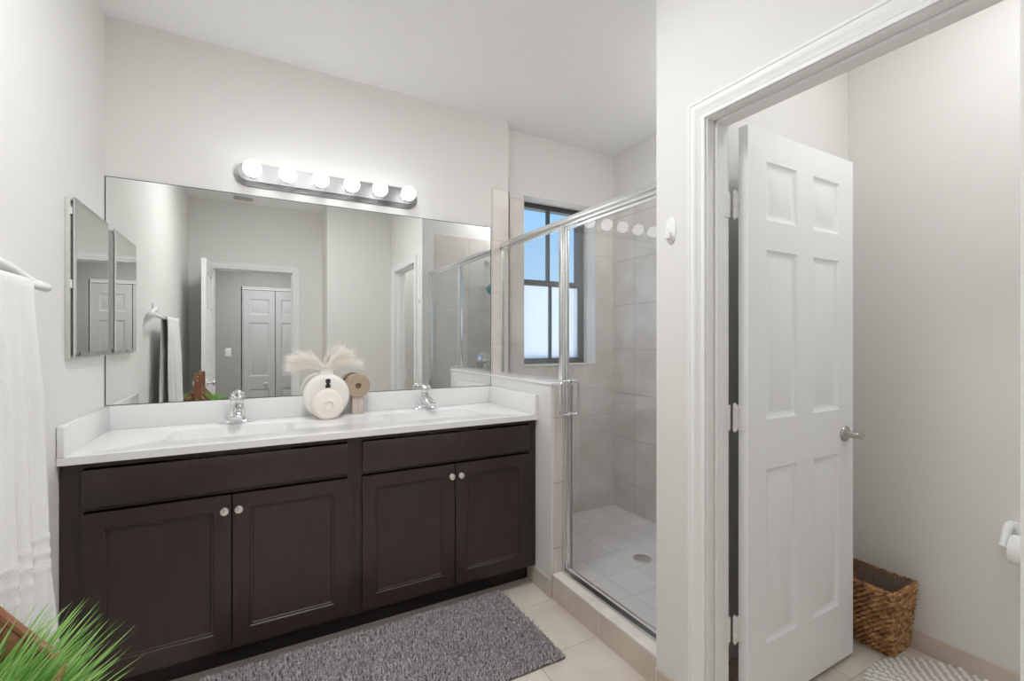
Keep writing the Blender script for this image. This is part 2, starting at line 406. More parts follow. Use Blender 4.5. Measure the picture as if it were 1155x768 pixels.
# jambs with stops
b = bx(W, XD, YJ, YJ+.018, 0, DZ+.018, .001, 1); box(b, W, XD, YJR-.018, YJR, 0, DZ+.018, .001, 1); box(b, W, XD, YJR, YJ, DZ, DZ+.018, .001, 1)
box(b, 1.93, 1.968, YJ-.011, YJ, 0, DZ, .003); box(b, 1.93, 1.968, YJR, YJR+.011, 0, DZ, .003); box(b, 1.93, 1.968, YJR, YJ, DZ-.011, DZ, .003)
struct('trim_4', b, M_trim)
b = bx(DX0-.018, DX0, YB-.1, YB, 0, DZ+.018, .001, 1); box(b, DX1, DX1+.018, YB-.1, YB, 0, DZ+.018, .001, 1); box(b, DX0, DX1, YB-.1, YB, DZ, DZ+.018, .001, 1)
box(b, DX0, DX0+.011, YB-.07, YB-.04, 0, DZ, .003); box(b, DX1-.011, DX1, YB-.07, YB-.04, 0, DZ, .003); box(b, DX0, DX1, YB-.07, YB-.04, DZ-.011, DZ, .003)
struct('trim_5', b, M_trim)

# ------------------------------------------------------------------ panelled slabs
def panel_slab(w_, h, t, panels, prof, both=True, edge=.0015):
    """slab 0..w_ (x), 0..t (y), 0..h (z); front face at y=0 looking to -y; panels (x0,x1,z0,z1); prof (inset, depth)"""
    b = BM()
    xs = sorted({0, w_} | {p[0] for p in panels} | {p[1] for p in panels})
    zs = sorted({0, h} | {p[2] for p in panels} | {p[3] for p in panels})
    def inp(x, z): return any(p[0] < x < p[1] and p[2] < z < p[3] for p in panels)
    for side in ((0, 1) if both else (0,)):
        yy = 0 if side == 0 else t; sg = 1 if side == 0 else -1
        def q(vs):
            f = b.faces.new([b.verts.new(v) for v in (vs if side == 0 else vs[::-1])])
        for i in range(len(xs)-1):
            for j in range(len(zs)-1):
                if not inp((xs[i]+xs[i+1])/2, (zs[j]+zs[j+1])/2):
                    q([(xs[i], yy, zs[j]), (xs[i+1], yy, zs[j]), (xs[i+1], yy, zs[j+1]), (xs[i], yy, zs[j+1])])
        for (x0, x1, z0, z1) in panels:
            loops = [(0, 0)]+prof
            def R(l):
                i_, d = l; y_ = yy+sg*d
                return [(x0+i_, y_, z0+i_), (x1-i_, y_, z0+i_), (x1-i_, y_, z1-i_), (x0+i_, y_, z1-i_)]
            for A, B in zip(loops, loops[1:]):
                a, c = R(A), R(B)
                for k in range(4): q([a[k], a[(k+1) % 4], c[(k+1) % 4], c[k]])
            q(R(loops[-1]))
    def nf(*vs): b.faces.new([b.verts.new(v) for v in vs])
    for i in range(len(zs)-1):
        nf((w_, 0, zs[i]), (w_, t, zs[i]), (w_, t, zs[i+1]), (w_, 0, zs[i+1])); nf((0, t, zs[i]), (0, 0, zs[i]), (0, 0, zs[i+1]), (0, t, zs[i+1]))
        if not both:
            for j in range(len(xs)-1): nf((xs[j+1], t, zs[i]), (xs[j], t, zs[i]), (xs[j], t, zs[i+1]), (xs[j+1], t, zs[i+1]))
    for i in range(len(xs)-1):
        nf((xs[i], 0, h), (xs[i+1], 0, h), (xs[i+1], t, h), (xs[i], t, h)); nf((xs[i], t, 0), (xs[i+1], t, 0), (xs[i+1], 0, 0), (xs[i], 0, 0))
    bmesh.ops.remove_doubles(b, verts=b.verts, dist=1e-5)
    return b
DPROF = [(.004, .003), (.016, .0085), (.020, .0095), (.026, .0095), (.046, .003), (.048, .0025)]
def six(w_, g=.104, rail=.106):
    pw = (w_-g*2+.0-rail)/2
    out = []
    for x0 in (g, g+pw+rail):
        for z0, z1 in ((.225, .835), (1.01, 1.605), (1.71, 1.915)): out.append((x0, x0+pw, z0, z1))
    return out
def hinge(b, M):
    """leaves in the xz plane each side of a knuckled barrel along z, 89 mm tall, centre at the origin"""
    k = BM()
    for i in range(5):
        lathe(k, [(.0062, -.0445+i*.0178+.0005), (.0066, -.0445+i*.0178+.0015), (.0066, -.0445+(i+1)*.0178-.0015), (.0062, -.0445+(i+1)*.0178-.0005)], n=14)
    lathe(k, [(.004, -.049), (.0045, -.046), (.004, .046), (.0045, .048), (.002, .051)], n=12)
    return merge(b, k, M)
def door_knob(M, m=M_nickel):
    b = BM()
    lathe(b, [(0, 0), (.032, 0), (.033, .004), (.031, .009), (.024, .012), (.014, .014), (.0125, .02), (.013, .03), (.017, .036), (.0245, .044), (.027, .052), (.026, .06), (.021, .066), (.010, .069), (0, .0695)], M, 32)
    return b
# toilet-room door, standing open against the shower wall
DW = .693
d1 = thing('door_1', None, None, (2.042, -1.668, .02), kind='structure')
b = panel_slab(DW, 2.022, .035, six(DW, .104, .106), DPROF)
b.transform(T(2.042, -1.668, .02)); obj('door_panel', b, M_door, d1, angle=20)
for zc in (1.774, 1.041, .311):
    h_ = BM(); hinge(h_, T(2.0225, -1.6325, zc))
    box(h_, 2.0245, 2.0425, -1.6365, -1.6345, zc-.044, zc+.044)
    box(h_, 2.0395, 2.0420, -1.664, -1.634, zc-.044, zc+.044, .0008, 1)
    for dz_ in (-.03, 0, .03): lathe(h_, [(.003, 0), (.003, .0012), (0, .0016)], T(2.0395, -1.648-.006*(dz_ == 0), zc+dz_) @ AX_Xn, 10)
    box(h_, 1.975, 2.012, YJ-.0028, YJ-.0004, zc-.044, zc+.044, .0008, 1)
    for dz_ in (-.03, 0, .03): lathe(h_, [(.003, 0), (.003, .0012), (0, .0016)], T(1.988, YJ-.0028, zc+dz_) @ AX_Yn, 10)
    obj('hinge', h_, M_trim, d1)
kb = BM()
lathe(kb, [(0, 0), (.031, 0), (.032, .004), (.030, .009), (.022, .013), (.0155, .016), (.0145, .022), (.0135, .034), (.0115, .050), (.0105, .052), (.0125, .057), (.0135, .061), (.0125, .064), (0, .065)], T(2.668, -1.668, .93) @ AX_Yn, 32)
kn = obj('door_knob', kb, M_nickeld, d1); kn['label'] = 'satin nickel knob'
obj('door_knob', door_knob(T(2.68, -1.633, .93) @ AX_Yp), M_nickel, d1)
obj('latch_plate', bx(2.7345, 2.7362, -1.662, -1.639, .90, .96, .0006, 1), M_nickel, d1)
# entry door, open against the left wall
EW = .715
d2 = thing('door_2', None, None, (.20, YB+.003, .012), kind='structure')
b = panel_slab(EW, 2.022, .035, six(EW, .108, .108), DPROF)
b.transform(T(.20, YB+.004, .012) @ RZ(PI/2)); obj('door_panel', b, M_door, d2, angle=20)   # x -> +y, thickness -> -x
for zc in (1.8, 1.04, .3):
    h_ = BM(); hinge(h_, T(.196, YB+.0, zc)); box(h_, .197, .2005, YB+.002, YB+.03, zc-.044, zc+.044); obj('hinge', h_, M_trim, d2)
obj('door_knob', door_knob(T(.20, YB+.004+EW-.06, .93) @ AX_X), M_nickel, d2)
obj('door_knob', door_knob(T(.165, YB+.004+EW-.06, .93) @ AX_Xn), M_nickel, d2)
# bifold closet in the hall
bf = thing('door_3', None, None, (BX0, HY-.05, .01), kind='structure')
lw = (BX1-BX0)/2-.004
for k in range(2):
    x0 = BX0+.006+k*(lw+.004)
    b = panel_slab(lw-.004, 2.0, .03, [(.07, lw-.074, .12, .62), (.07, lw-.074, .80, 1.55), (.07, lw-.074, 1.66, 1.88)], DPROF, both=False)
    b.transform(Matrix.Translation((x0+lw-.004, HY-.02, .012)) @ RZ(PI)); lf = obj('door_leaf', b, M_bifold, bf, angle=20)
    if k == 0: obj('knob', lathe(BM(), [(0, 0), (.008, 0), (.008, .012), (.016, .018), (.017, .026), (.010, .032), (0, .033)], T(x0+lw-.12, HY-.02, .71) @ AX_Yp, 20), M_white, bf)
obj('top_track', bx(BX0, BX1, HY-.06, HY-.015, 2.02, 2.045), M_trim, bf)
b = bx(BX0-.006, BX0, HY-.02, HY+.004, 0, 2.05); box(b, BX0-.006, BX1+.006, HY-.02, HY+.004, 2.045, 2.056); box(b, BX1, BX1+.006, HY-.02, HY+.004, 0, 2.05)
struct('trim_7', b, M_trim)
def plate(x, y, z, face, label, kind='switch', sw=.07, sh=.115):
    """wall plate; face 'y+','x+' ..."""
    b = BM()
    R = {'y+': AX_Yp, 'y-': AX_Yn, 'x-': AX_Xn, 'x+': AX_X}[face]
    P_ = BM(); box(P_, -sw/2, sw/2, -sh/2, sh/2, 0, .006, .0025)
    # rotate so local y is world z
    Mx = {'y+': Matrix(((-1, 0, 0, 0), (0, 0, 1, 0), (0, 1, 0, 0), (0, 0, 0, 1))), 'y-': Matrix(((1, 0, 0, 0), (0, 0, -1, 0), (0, 1, 0, 0), (0, 0, 0, 1)))}[face]
    name = 'light_switch' if kind == 'switch' else 'wall_outlet'
    t = thing(name, label, 'light switch' if kind == 'switch' else 'outlet', (x, y, z))
    P_.transform(T(x, y, z) @ Mx); obj('cover_plate', P_, M_white, t)
    c = BM()
    if kind == 'switch': box(c, -.017, .017, -.033, .033, .005, .009, .001, 1)
    else:
        box(c, -.017, .017, .006, .034, .005, .008, .001, 1); box(c, -.017, .017, -.034, -.006, .005, .008, .001, 1)
    c.transform(T(x, y, z) @ Mx); obj('rocker' if kind == 'switch' else 'socket', c, M_white, t)
plate(.255, HY, 1.15, 'y+', 'white light switch on the grey hall wall left of the closet')
plate(2.12, -2.75, .92, 'y+', 'small wall outlet seen in the mirror inside the toilet room', 'outlet')

# ------------------------------------------------------------------ window
wn = thing('window_1', None, None, (OX0, .24, OZ0+.012), kind='structure')
yf = .235; wz0 = OZ0+.012; fr = .05
b = bx(OX0, OX0+fr, yf, .30, wz0, OZ1, .002, 1); box(b, OX1-fr, OX1, yf, .30, wz0, OZ1, .002, 1)
box(b, OX0, OX1, yf, .30, OZ1-.035, OZ1, .002, 1); box(b, OX0, OX1, yf, .30, wz0, wz0+.04, .002, 1)
obj('window_frame', b, M_bronze, wn)
xm = 2.513; zr = 1.735
b = bx(OX0+fr, OX1-fr, yf-.012, .27, zr-.022, zr+.018, .002, 1); obj('meeting_rail', b, M_bronze, wn)
obj('muntin', bx(xm-.009, xm+.009, yf+.02, .29, zr, OZ1-.03, .001, 1), M_bronze, wn)
obj('muntin', bx(xm-.009, xm+.009, yf-.006, .255, wz0+.03, zr-.01, .001, 1), M_bronze, wn)
obj('upper_pane', bx(OX0+.03, OX1-.03, .274, .278, zr-.02, OZ1-.02), M_wglass, wn)
fp = obj('lower_pane', bx(OX0+.03, OX1-.03, .25, .254, wz0+.02, zr), M_frost, wn); fp['label'] = 'frosted white lower pane'

# ------------------------------------------------------------------ vanity
YF = -.545
VP = [(.002, .0015), (.004, .004), (.010, .0045), (.013, .0095), (.016, .010)]
def cabinet(x0, x1, ox0, ox1, dd, tz, label):
    t = thing('vanity_cabinet', label, 'cabinet', ((x0+x1)/2, -.27, 0), 'vanity cabinets under the white countertop')
    b = bx(x0, x0+.016, YF+.018, -.003, .105, .886); box(b, x1-.016, x1, YF+.018, -.003, .105, .886)
    box(b, x0+.016, x1-.016, YF+.018, -.003, .105, .121); box(b, x0+.016, x1-.016, -.012, -.003, .121, .886)
    obj('carcass', b, M_espresso, t)
    b = bx(x0, ox0+.004, YF, YF+.018, .105, .886, .001, 1); box(b, ox1-.004, x1, YF, YF+.018, .105, .886, .001, 1)
    box(b, ox0+.004, ox1-.004, YF, YF+.018, .866, .886, .001, 1); box(b, ox0+.004, ox1-.004, YF, YF+.018, .715, .738, .001, 1)
    box(b, ox0+.004, ox1-.004, YF, YF+.018, .105, .132, .001, 1)
    obj('face_frame', b, M_espresso, t)
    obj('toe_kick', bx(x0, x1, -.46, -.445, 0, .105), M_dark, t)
    b = bx(ox0, ox1, YF-.019, YF, .732, .862, .004, 2)
    obj('false_drawer_front', b, M_espresso, t)
    xm_ = dd
    for k, (a, c) in enumerate(((ox0, xm_-.0025), (xm_+.0025, ox1))):
        b = panel_slab(c-a, .583, .019, [(.056, c-a-.056, .056, .583-.056)], VP, both=False)
        b.transform(T(a, YF-.019, .127)); d = obj('door', b, M_espresso, t, angle=20)
        kx = c-.021 if k == 0 else a+.021
        kb = lathe(BM(), [(0, 0), (.008, 0), (.0075, .004), (.0055, .008), (.006, .013), (.012, .016), (.0155, .020), (.0160, .025), (.0135, .029), (.006, .0312), (0, .0315)], T(kx, YF-.019, .657) @ AX_Yn, 28)
        kk = obj('knob', kb, M_nickel, d); kk['label'] = 'round satin nickel knob'
    return t
cabinet(.004, .960, .062, .931, .501, 0, 'dark espresso two-door vanity cabinet under the left sink')
cabinet(.960, 1.894, .990, 1.853, 1.425, 0, 'dark espresso two-door vanity cabinet under the right sink')

# countertop with two integral basins
def basin_loop(cx, cy, hx, hy, n=40, p=7):
    out = []
    for i in range(n):
        a = 2*PI*i/n; c, s = math.cos(a), math.sin(a)
        r = (abs(c)**p+abs(s)**p)**(-1/p)
        out.append((cx+hx*r*c, cy+hy*r*s))
    return out
ct = thing('vanity_countertop', 'white cultured marble countertop with two rectangular basins and splashes', 'countertop', (.95, -.28, .886))
b = BM(); X0, X1, Y0, Y1 = .002, W-.002, -.572, -.002
outer = [b.verts.new(v) for v in ((X0, Y0, CT), (X1, Y0, CT), (X1, Y1, CT), (X0, Y1, CT))]
edges = [b.edges.new((outer[i], outer[(i+1) % 4])) for i in range(4)]
basins = []
for cx, cy in ((.50, -.288), (1.412, -.288)):
    L0 = [b.verts.new((x, y, CT)) for x, y in basin_loop(cx, cy, .243, .148)]
    edges += [b.edges.new((L0[i], L0[(i+1) % 40])) for i in range(40)]
    basins.append((cx, cy, L0))
bmesh.ops.triangle_fill(b, use_beauty=True, edges=edges, normal=(0, 0, 1))
for cx, cy, L0 in basins:
    prev = L0
    for hx, hy, z in ((.239, .144, CT-.002), (.236, .141, CT-.008), (.228, .133, CT-.06), (.218, .124, CT-.11), (.195, .105, CT-.132), (.12, .05, CT-.139), (.02, .02, CT-.141)):
        L1 = [b.verts.new((x, y, z)) for x, y in basin_loop(cx, cy, hx, hy, p=7 if hx > .1 else 2.2)]
        for i in range(40): b.faces.new((prev[i], prev[(i+1) % 40], L1[(i+1) % 40], L1[i]))
        prev = L1
    b.faces.new(prev)
box_b = [b.verts.new(v) for v in ((X0, Y0, .887), (X1, Y0, .887), (X1, Y1, .887), (X0, Y1, .887))]
for i in range(4): b.faces.new((outer[i], outer[(i+1) % 4], box_b[(i+1) % 4], box_b[i]))
bmesh.ops.recalc_face_normals(b, faces=b.faces)
obj('worktop', b, M_counter, ct)
obj('backsplash', bx(X0, X1, -.022, -.002, CT, 1.019, .003), M_counter, ct)
obj('side_splash', bx(X0, .022, -.572, -.022, CT, 1.019, .003), M_counter, ct)
obj('side_splash', bx(W-.022, W-.002, -.572, -.022, CT, 1.019, .003), M_counter, ct)
for cx in (.50, 1.412):
    obj('drain_ring', lathe(BM(), [(0, 0), (.022, 0), (.023, .002), (.018, .004), (.016, .003), (.012, .005), (0, .006)], T(cx, -.288, CT-.142), 24), M_chrome, ct)

def faucet(x, y, label, first=None):
    t = thing('faucet', label, 'faucet', (x, y, CT), 'chrome faucets behind the basins')
    # sweeping base plate: a loft of ellipses
    b = BM(); rings = []
    for (hx, hy, z) in ((.080, .026, 0), (.081, .027, .003), (.079, .026, .007), (.066, .024, .011), (.050, .027, .015), (.040, .029, .021), (.037, .030, .030)):
        rings.append([b.verts.new((x+p[0], y+p[1], CT+z)) for p in basin_loop(0, 0, hx, hy, 36, 2.4)])
    for A, B in zip(rings, rings[1:]):
        for i in range(36): b.faces.new((A[i], A[(i+1) % 36], B[(i+1) % 36], B[i]))
    b.faces.new(rings[0][::-1]); b.faces.new(rings[-1]); obj('base_plate', b, M_chrome, t)
    # body
    lathe_b = lathe(BM(), [(.036, .026), (.035, .045), (.033, .062), (.031, .082), (.032, .090), (.0315, .096), (0, .098)], T(x, y, CT), 32)
    obj('body', lathe_b, M_chrome, t)
    # spout, reaching over the basin
    b = BM(); rings = []
    for (dy, z, hw, hh) in ((-.005, .048, .028, .026), (-.035, .048, .029, .024), (-.065, .046, .028, .019), (-.092, .040, .026, .015), (-.108, .036, .024, .012), (-.114, .034, .020, .008)):
        rings.append([b.verts.new((x+p[0], y+dy, CT+z+p[1])) for p in basin_loop(0, 0, hw, hh, 20, 2.8)])
    for A, B in zip(rings, rings[1:]):
        for i in range(20): b.faces.new((A[i], A[(i+1) % 20], B[(i+1) % 20], B[i]))
    b.faces.new(rings[0][::-1]); b.faces.new(rings[-1]); bmesh.ops.recalc_face_normals(b, faces=b.faces)
    obj('spout', b, M_chrome, t)
    obj('aerator', lathe(BM(), [(.010, 0), (.0105, .002), (.0105, .012)], T(x, y-.098, CT+.025), 20), M_chrome, t)
    # domed single lever
    b = lathe(BM(), [(.029, .099), (.0315, .104), (.0325, .114), (.030, .127), (.022, .136), (.011, .141), (0, .142)], T(x, y, CT), 32)
    tube(b, [(x, y+.005, CT+.128), (x, y-.02, CT+.137), (x, y-.042, CT+.139), (x, y-.056, CT+.138)], .008, 14, radii=[.010, .0095, .0095, .0075], flat=.6)
    obj('lever_handle', b, M_chrome, t)
    obj('lift_rod', tube(BM(), [(x, y+.038, CT+.003), (x, y+.038, CT+.075)], .0025, 10), M_chrome, t)
    obj('lift_knob', lathe(BM(), [(.003, .072), (.006, .076), (.006, .082), (.003, .086), (0, .0865)], T(x, y+.038, CT), 16), M_chrome, t)
faucet(.503, -.075, 'chrome single-lever faucet behind the left basin')
faucet(1.440, -.075, 'chrome single-lever faucet behind the right basin')

# big mirror, sitting on the backsplash
mr = thing('wall_mirror', 'wide frameless vanity mirror on the wall above the backsplash', 'mirror', (.95, 0, 1.021))
obj('mirror_pane', bx(.004, W-.002, -.006, -.001, 1.0215, 2.030, .0008, 1), M_mirror, mr)
b = BM()
e_ = .0022
box(b, .003, W-.001, -.0068, -.0012, 2.0300, 2.0300+e_); box(b, .003, W-.001, -.0068, -.0012, 1.0200, 1.0215)
box(b, .0018, .004, -.0068, -.0012, 1.0215, 2.030); box(b, W-.002, W-.0002, -.0068, -.0012, 1.0215, 2.030)
obj('edge_channel', b, M_bronze, mr)

# vanity light bar
vl = thing('vanity_light_bar', 'nickel light bar with six glowing globe bulbs above the mirror', 'light fixture', (.948, 0, 2.132))
def stadium(b, xa, xb, zc, r, ya, yb, n=16):
    pts = [(xb-r+r*math.sin(PI*i/n), zc+r*math.cos(PI*i/n)) for i in range(n+1)] + [(xa+r-r*math.sin(PI*i/n), zc-r*math.cos(PI*i/n)) for i in range(n+1)]
    ext(b, pts, 'y', ya, yb); return b
b = BM(); XA, XB, ZC = .488, 1.410, 2.132
stadium(b, XA, XB, ZC, .0565, -.010, 0); stadium(b, XA+.005, XB-.005, ZC, .0515, -.015, -.010); stadium(b, XA+.010, XB-.010, ZC, .0465, -.020, -.015)
stadium(b, XA+.014, XB-.014, ZC, .0425, -.025, -.020); stadium(b, XA+.019, XB-.019, ZC, .0375, -.033, -.025)
obj('backplate', b, M_lightbar, vl, smooth=False)
for x in (.567, .7215, .873, 1.0255, 1.173, 1.330):
    sk = obj('bulb_socket', lathe(BM(), [(.0245, 0), (.0245, .004), (.0185, .006), (.0175, .028), (0, .028)], T(x, -.033, ZC) @ AX_Yn, 28), M_chrome, vl)
    prof = [(.0135, 0), (.0145, .008)]+[(.0405*math.sin(a), .0485-.0405*math.cos(a)) for a in [math.radians(d) for d in range(24, 180, 12)]]+[(0, .089)]
    g = obj('globe_bulb', lathe(BM(), prof, T(x, -.061, ZC) @ AX_Yn, 32), M_bulb, vl, angle=60)

# medicine cabinet on the left wall
mc = thing('medicine_cabinet', 'mirrored medicine cabinet on the left wall next to the vanity mirror', 'medicine cabinet', (0, -.26, 1.245))
obj('cabinet_body', bx(0, .014, -.490, -.052, 1.243, 1.805, .002), M_cabside, mc)
b = BM()
def slab_bevel(b, xa, xb, xc, y0, y1, z0, z1, bw):
    o_ = [(xa, y0, z0), (xa, y1, z0), (xa, y1, z1), (xa, y0, z1)]; m_ = [(xb, y0, z0), (xb, y1, z0), (xb, y1, z1), (xb, y0, z1)]
    i_ = [(xc, y0+bw, z0+bw), (xc, y1-bw, z0+bw), (xc, y1-bw, z1-bw), (xc, y0+bw, z1-bw)]
    V = [[b.verts.new(p) for p in L] for L in (o_, m_, i_)]
    for A, B in zip(V, V[1:]):
        for k in range(4): b.faces.new((A[k], A[(k+1) % 4], B[(k+1) % 4], B[k]))
    b.faces.new(V[0][::-1]); b.faces.new(V[2]); bmesh.ops.recalc_face_normals(b, faces=b.faces)
slab_bevel(b, .022, .0255, .0275, -.486, -.056, 1.250, 1.811, .014)
obj('mirror_door', b, M_mirror, mc, smooth=False)
obj('gap_shade_sheet', bx(.0195, .022, -.484, -.058, 1.252, 1.809), M_black2, mc)  # black sheet paints in the shaded gap behind the mirror door
b = bx(.014, .0195, -.488, -.474, 1.49, 1.52, .001, 1); box(b, .014, .0195, -.488, -.474, 1.75, 1.775, .001, 1); box(b, .014, .0195, -.47, -.06, 1.27, 1.79)
obj('hinge', b, M_white, mc)

# ------------------------------------------------------------------ shower enclosure
se = thing('shower_enclosure', 'chrome framed glass shower enclosure with D-handled door beside the vanity', 'shower enclosure', (1.98, -.7, .122))
XG = 1.972
HZ = 1.915
tube_b = bx(XG-.021, XG+.021, -1.398, -.008, HZ-.012, HZ+.012, .006, 3); box(tube_b, XG-.014, XG+.014, -1.398, -.008, HZ+.010, HZ+.020, .004, 3); box(tube_b, XG-.010, XG+.010, -1.398, -.008, HZ-.026, HZ-.010, .002, 1)
obj('header', tube_b, M_alum, se)
obj('wall_jamb', bx(XG-.010, XG+.012, -.024, -.008, 1.093, HZ-.01, .002, 1), M_alum, se)
obj('bottom_channel', bx(XG-.011, XG+.011, -.668, -.024, 1.093, 1.108, .002, 1), M_alum, se)
obj('fixed_panel', bx(XG-.003, XG+.003, -.66, -.02, 1.104, HZ-.015), M_glass, se)
b = bx(XG-.013, XG+.013, -.700, -.668, 1.093, HZ-.01, .003); box(b, XG-.013, XG+.013, -.716, -.702, .123, HZ-.01, .003)
obj('strike_post', b, M_alum, se)
b = bx(XG-.022, XG+.018, -1.398, -.716, .123, .129, .001, 1); box(b, XG+.008, XG+.018, -1.398, -.716, .129, .150, .002, 1); box(b, XG-.022, XG-.014, -1.398, -.716, .129, .136, .002, 1)
obj('threshold_track', b, M_alum, se)
obj('hinge_jamb', bx(XG-.016, XG+.016, -1.399, -1.372, .123, HZ-.01, .003), M_alum, se)
sd = obj('shower_door', bx(XG-.003, XG+.003, -1.350, -.734, .150, HZ-.035, .0008, 1), M_glass, se)
b = bx(XG-.010, XG+.010, -1.371, -1.346, .142, HZ-.03, .003); box(b, XG-.007, XG+.007, -1.346, -.734, .142, .160, .002, 1)
box(b, XG-.007, XG+.007, -1.346, -.734, HZ-.045, HZ-.031, .002, 1)
obj('frame', b, M_alum, sd)
obj('latch_stile', bx(XG-.008, XG+.008, -.734, -.719, .142, HZ-.03, .003), M_alum, sd)
hd = BM()
for sg in (-1, 1):
    pts = []; z0, z1, o_, r = .930, 1.100, .056, .022; yh = -.747
    pts.append((XG+sg*.003, yh, z0))
    for i in range(7): a = PI/2*i/6; pts.append((XG+sg*(o_-r+r*math.sin(a)), yh, z0+r-r*math.cos(a)))
    for i in range(7): a = PI/2*i/6; pts.append((XG+sg*(o_-r+r*math.cos(a)), yh, z1-r+r*math.sin(a)))
    pts.append((XG+sg*.003, yh, z1)); tube(hd, pts, .0065, 14)
    for z in (z0, z1): lathe(hd, [(0, .003), (.0125, .003), (.0125, .008), (.009, .010), (.009, .013), (0, .013)], T(XG, yh, z) @ (AX_X if sg > 0 else AX_Xn), 20)
obj('d_handle', hd, M_chrome, sd)

# shower fittings on the end wall
sh = thing('overhead_shower', 'chrome shower head high on the shower end wall', 'shower head', (2.54, -1.40, 2.02))
b = lathe(BM(), [(0, 0), (.03, 0), (.028, .006), (.012, .010), (0, .010)], T(2.54, -1.40, 2.06) @ AX_Yp, 24)
tube(b, [(2.54, -1.395, 2.06), (2.54, -1.34, 2.065), (2.54, -1.29, 2.05), (2.54, -1.25, 2.01)], .009, 12); obj('shower_arm', b, M_chrome, sh)
Mh = T(2.54, -1.245, 2.005) @ Matrix.Rotation(math.radians(140), 4, 'X').inverted()
b = lathe(BM(), [(0, -.012), (.013, -.01), (.015, 0), (.014, .012), (.02, .02), (.036, .038), (.040, .052), (.038, .058), (0, .056)], Mh, 28); obj('spray_head', b, M_chrome, sh)
sv = thing('shower_valve', 'round chrome shower valve with lever on the end wall', 'shower valve', (2.51, -1.40, 1.11))
obj('escutcheon', lathe(BM(), [(0, 0), (.085, 0), (.085, .004), (.07, .012), (.035, .018), (0, .018)], T(2.51, -1.40, 1.11) @ AX_Yp, 36), M_chrome, sv)
b = lathe(BM(), [(.022, .016), (.022, .05), (.028, .055), (.028, .075), (.02, .082), (0, .083)], T(2.51, -1.40, 1.11) @ AX_Yp, 28)
tube(b, [(2.51, -1.335, 1.11), (2.49, -1.325, 1.075), (2.475, -1.32, 1.04)], .008, 12, radii=[.010, .008, .007]); obj('lever', b, M_chrome, sv)
# loofah hanging from the shower arm
b = BM(); cL = Vector((2.555, -1.31, 1.80))
for i in range(900):
    d = Vector((random.gauss(0, 1), random.gauss(0, 1), random.gauss(0, 1))).normalized()
    p = cL+d*.05*random.uniform(.6, 1.0); u = d.cross(Vector((random.random(), random.random(), random.random()))).normalized(); v = d.cross(u)
    s_ = random.uniform(.008, .014)
    vs = [b.verts.new(p+u*s_), b.verts.new(p+v*s_*.5+d*.008), b.verts.new(p-u*s_), b.verts.new(p-v*s_*.6-d*.004)]
    b.faces.new(vs)
tube(b, [cL+Vector((0, 0, .03)), (2.548, -1.33, 1.95), (2.541, -1.345, 2.07)], .0018, 6)
single('loofah', b, M_teal, 'teal mesh loofah hanging from the shower arm', 'loofah')
# floor drain
dr = BM(); lathe(dr, [(0, 0), (.052, 0), (.052, .003), (.048, .004), (0, .004)], T(2.545, -.675, .04), 32)
for r_, n_ in ((.012, 6), (.025, 12), (.038, 18)):
    for i in range(n_):
        a = 2*PI*i/n_; lathe(dr, [(.0042, .0041), (.0042, .0052), (.002, .0054)], T(2.545+r_*math.cos(a), -.675+r_*math.sin(a), .04), 8)
single('shower_drain', dr, M_chrome, 'round chrome drain in the shower floor', 'drain')

# ------------------------------------------------------------------ countertop decorations
def disc_vase(b, x, y, z0, R, hy, flat=.90, hole=0):
    """upright disc body with rounded rim, flattened foot, facing -y; the dimple ring sits on its front"""
    prof = []
    n = 14
    for i in range(n+1):
        a = -PI/2+PI*i/n; prof.append((R-hy*.8+hy*.8*math.cos(a), hy*math.sin(a)))
    back = [(0, -hy)]; front = [(R*.30, hy), (R*.27, hy*.9), (R*.24, hy*.55), (R*.16, hy*.45), (0, hy*.45)] if hole else [(0, hy)]
    if hole: front = [(R*.30, hy), (R*.275, hy+.002), (R*.245, hy), (R*.225, hy*.8), (R*.10, hy*.76), (0, hy*.76)]
    k = lathe(BM(), back+prof+front, None, 56)
    k.transform(T(x, y, z0+R*flat) @ AX_Yn)
    for v in k.verts:
        if v.co.z < z0+.001:
            v.co.z = z0+.001
    return merge(b, k)
v1 = thing('donut_vase', 'large matte white disc vase holding the dried pampas plumes', 'vase', (.900, -.105, CT))
b = BM(); disc_vase(b, .900, -.105, CT, .113, .036, .97)
obj('body', b, M_ceram, v1, angle=50)
nb = BM()
k = lathe(BM(), [(.030, 0), (.028, .012), (.029, .022), (.033, .030), (.031, .031), (.025, .022), (.024, 0)], None, 32, cap=False)
k.transform(T(.900, -.105, CT+.213) @ Matrix.Diagonal((1.15, .8, 1, 1))); merge(nb, k)
obj('neck', nb, M_ceram, v1)
v2 = thing('stoppered_bottle', 'small round cream bottle with a black stopper in front of the large vase', 'bottle', (.898, -.180, CT))
b = BM(); disc_vase(b, .898, -.180, CT, .0775, .028, .95, hole=1); obj('body', b, M_ceram2, v2, angle=50)
obj('neck', lathe(BM(), [(.014, .146), (.012, .152), (.013, .157), (0, .157)], T(.898, -.180, CT), 24), M_ceram2, v2)
st = obj('stopper', lathe(BM(), [(.011, .157), (.0125, .160), (.0125, .169), (.008, .173), (.0075, .178), (.0115, .184), (.0125, .192), (.011, .199), (.005, .202), (0, .2025)], T(.898, -.180, CT), 28), M_black, v2)
st['label'] = 'glossy black stopper'
ro = thing('pillar_ornament', 'tan clay ring ornament on a whitewashed block beside the vases', 'ornament', (1.058, -.068, CT))
obj('pedestal', bx(1.030, 1.086, -.096, -.042, CT+.0005, 1.008, .002, 1), M_whitewash, ro)
b = BM(); zc = 1.008+.0585; R = .062
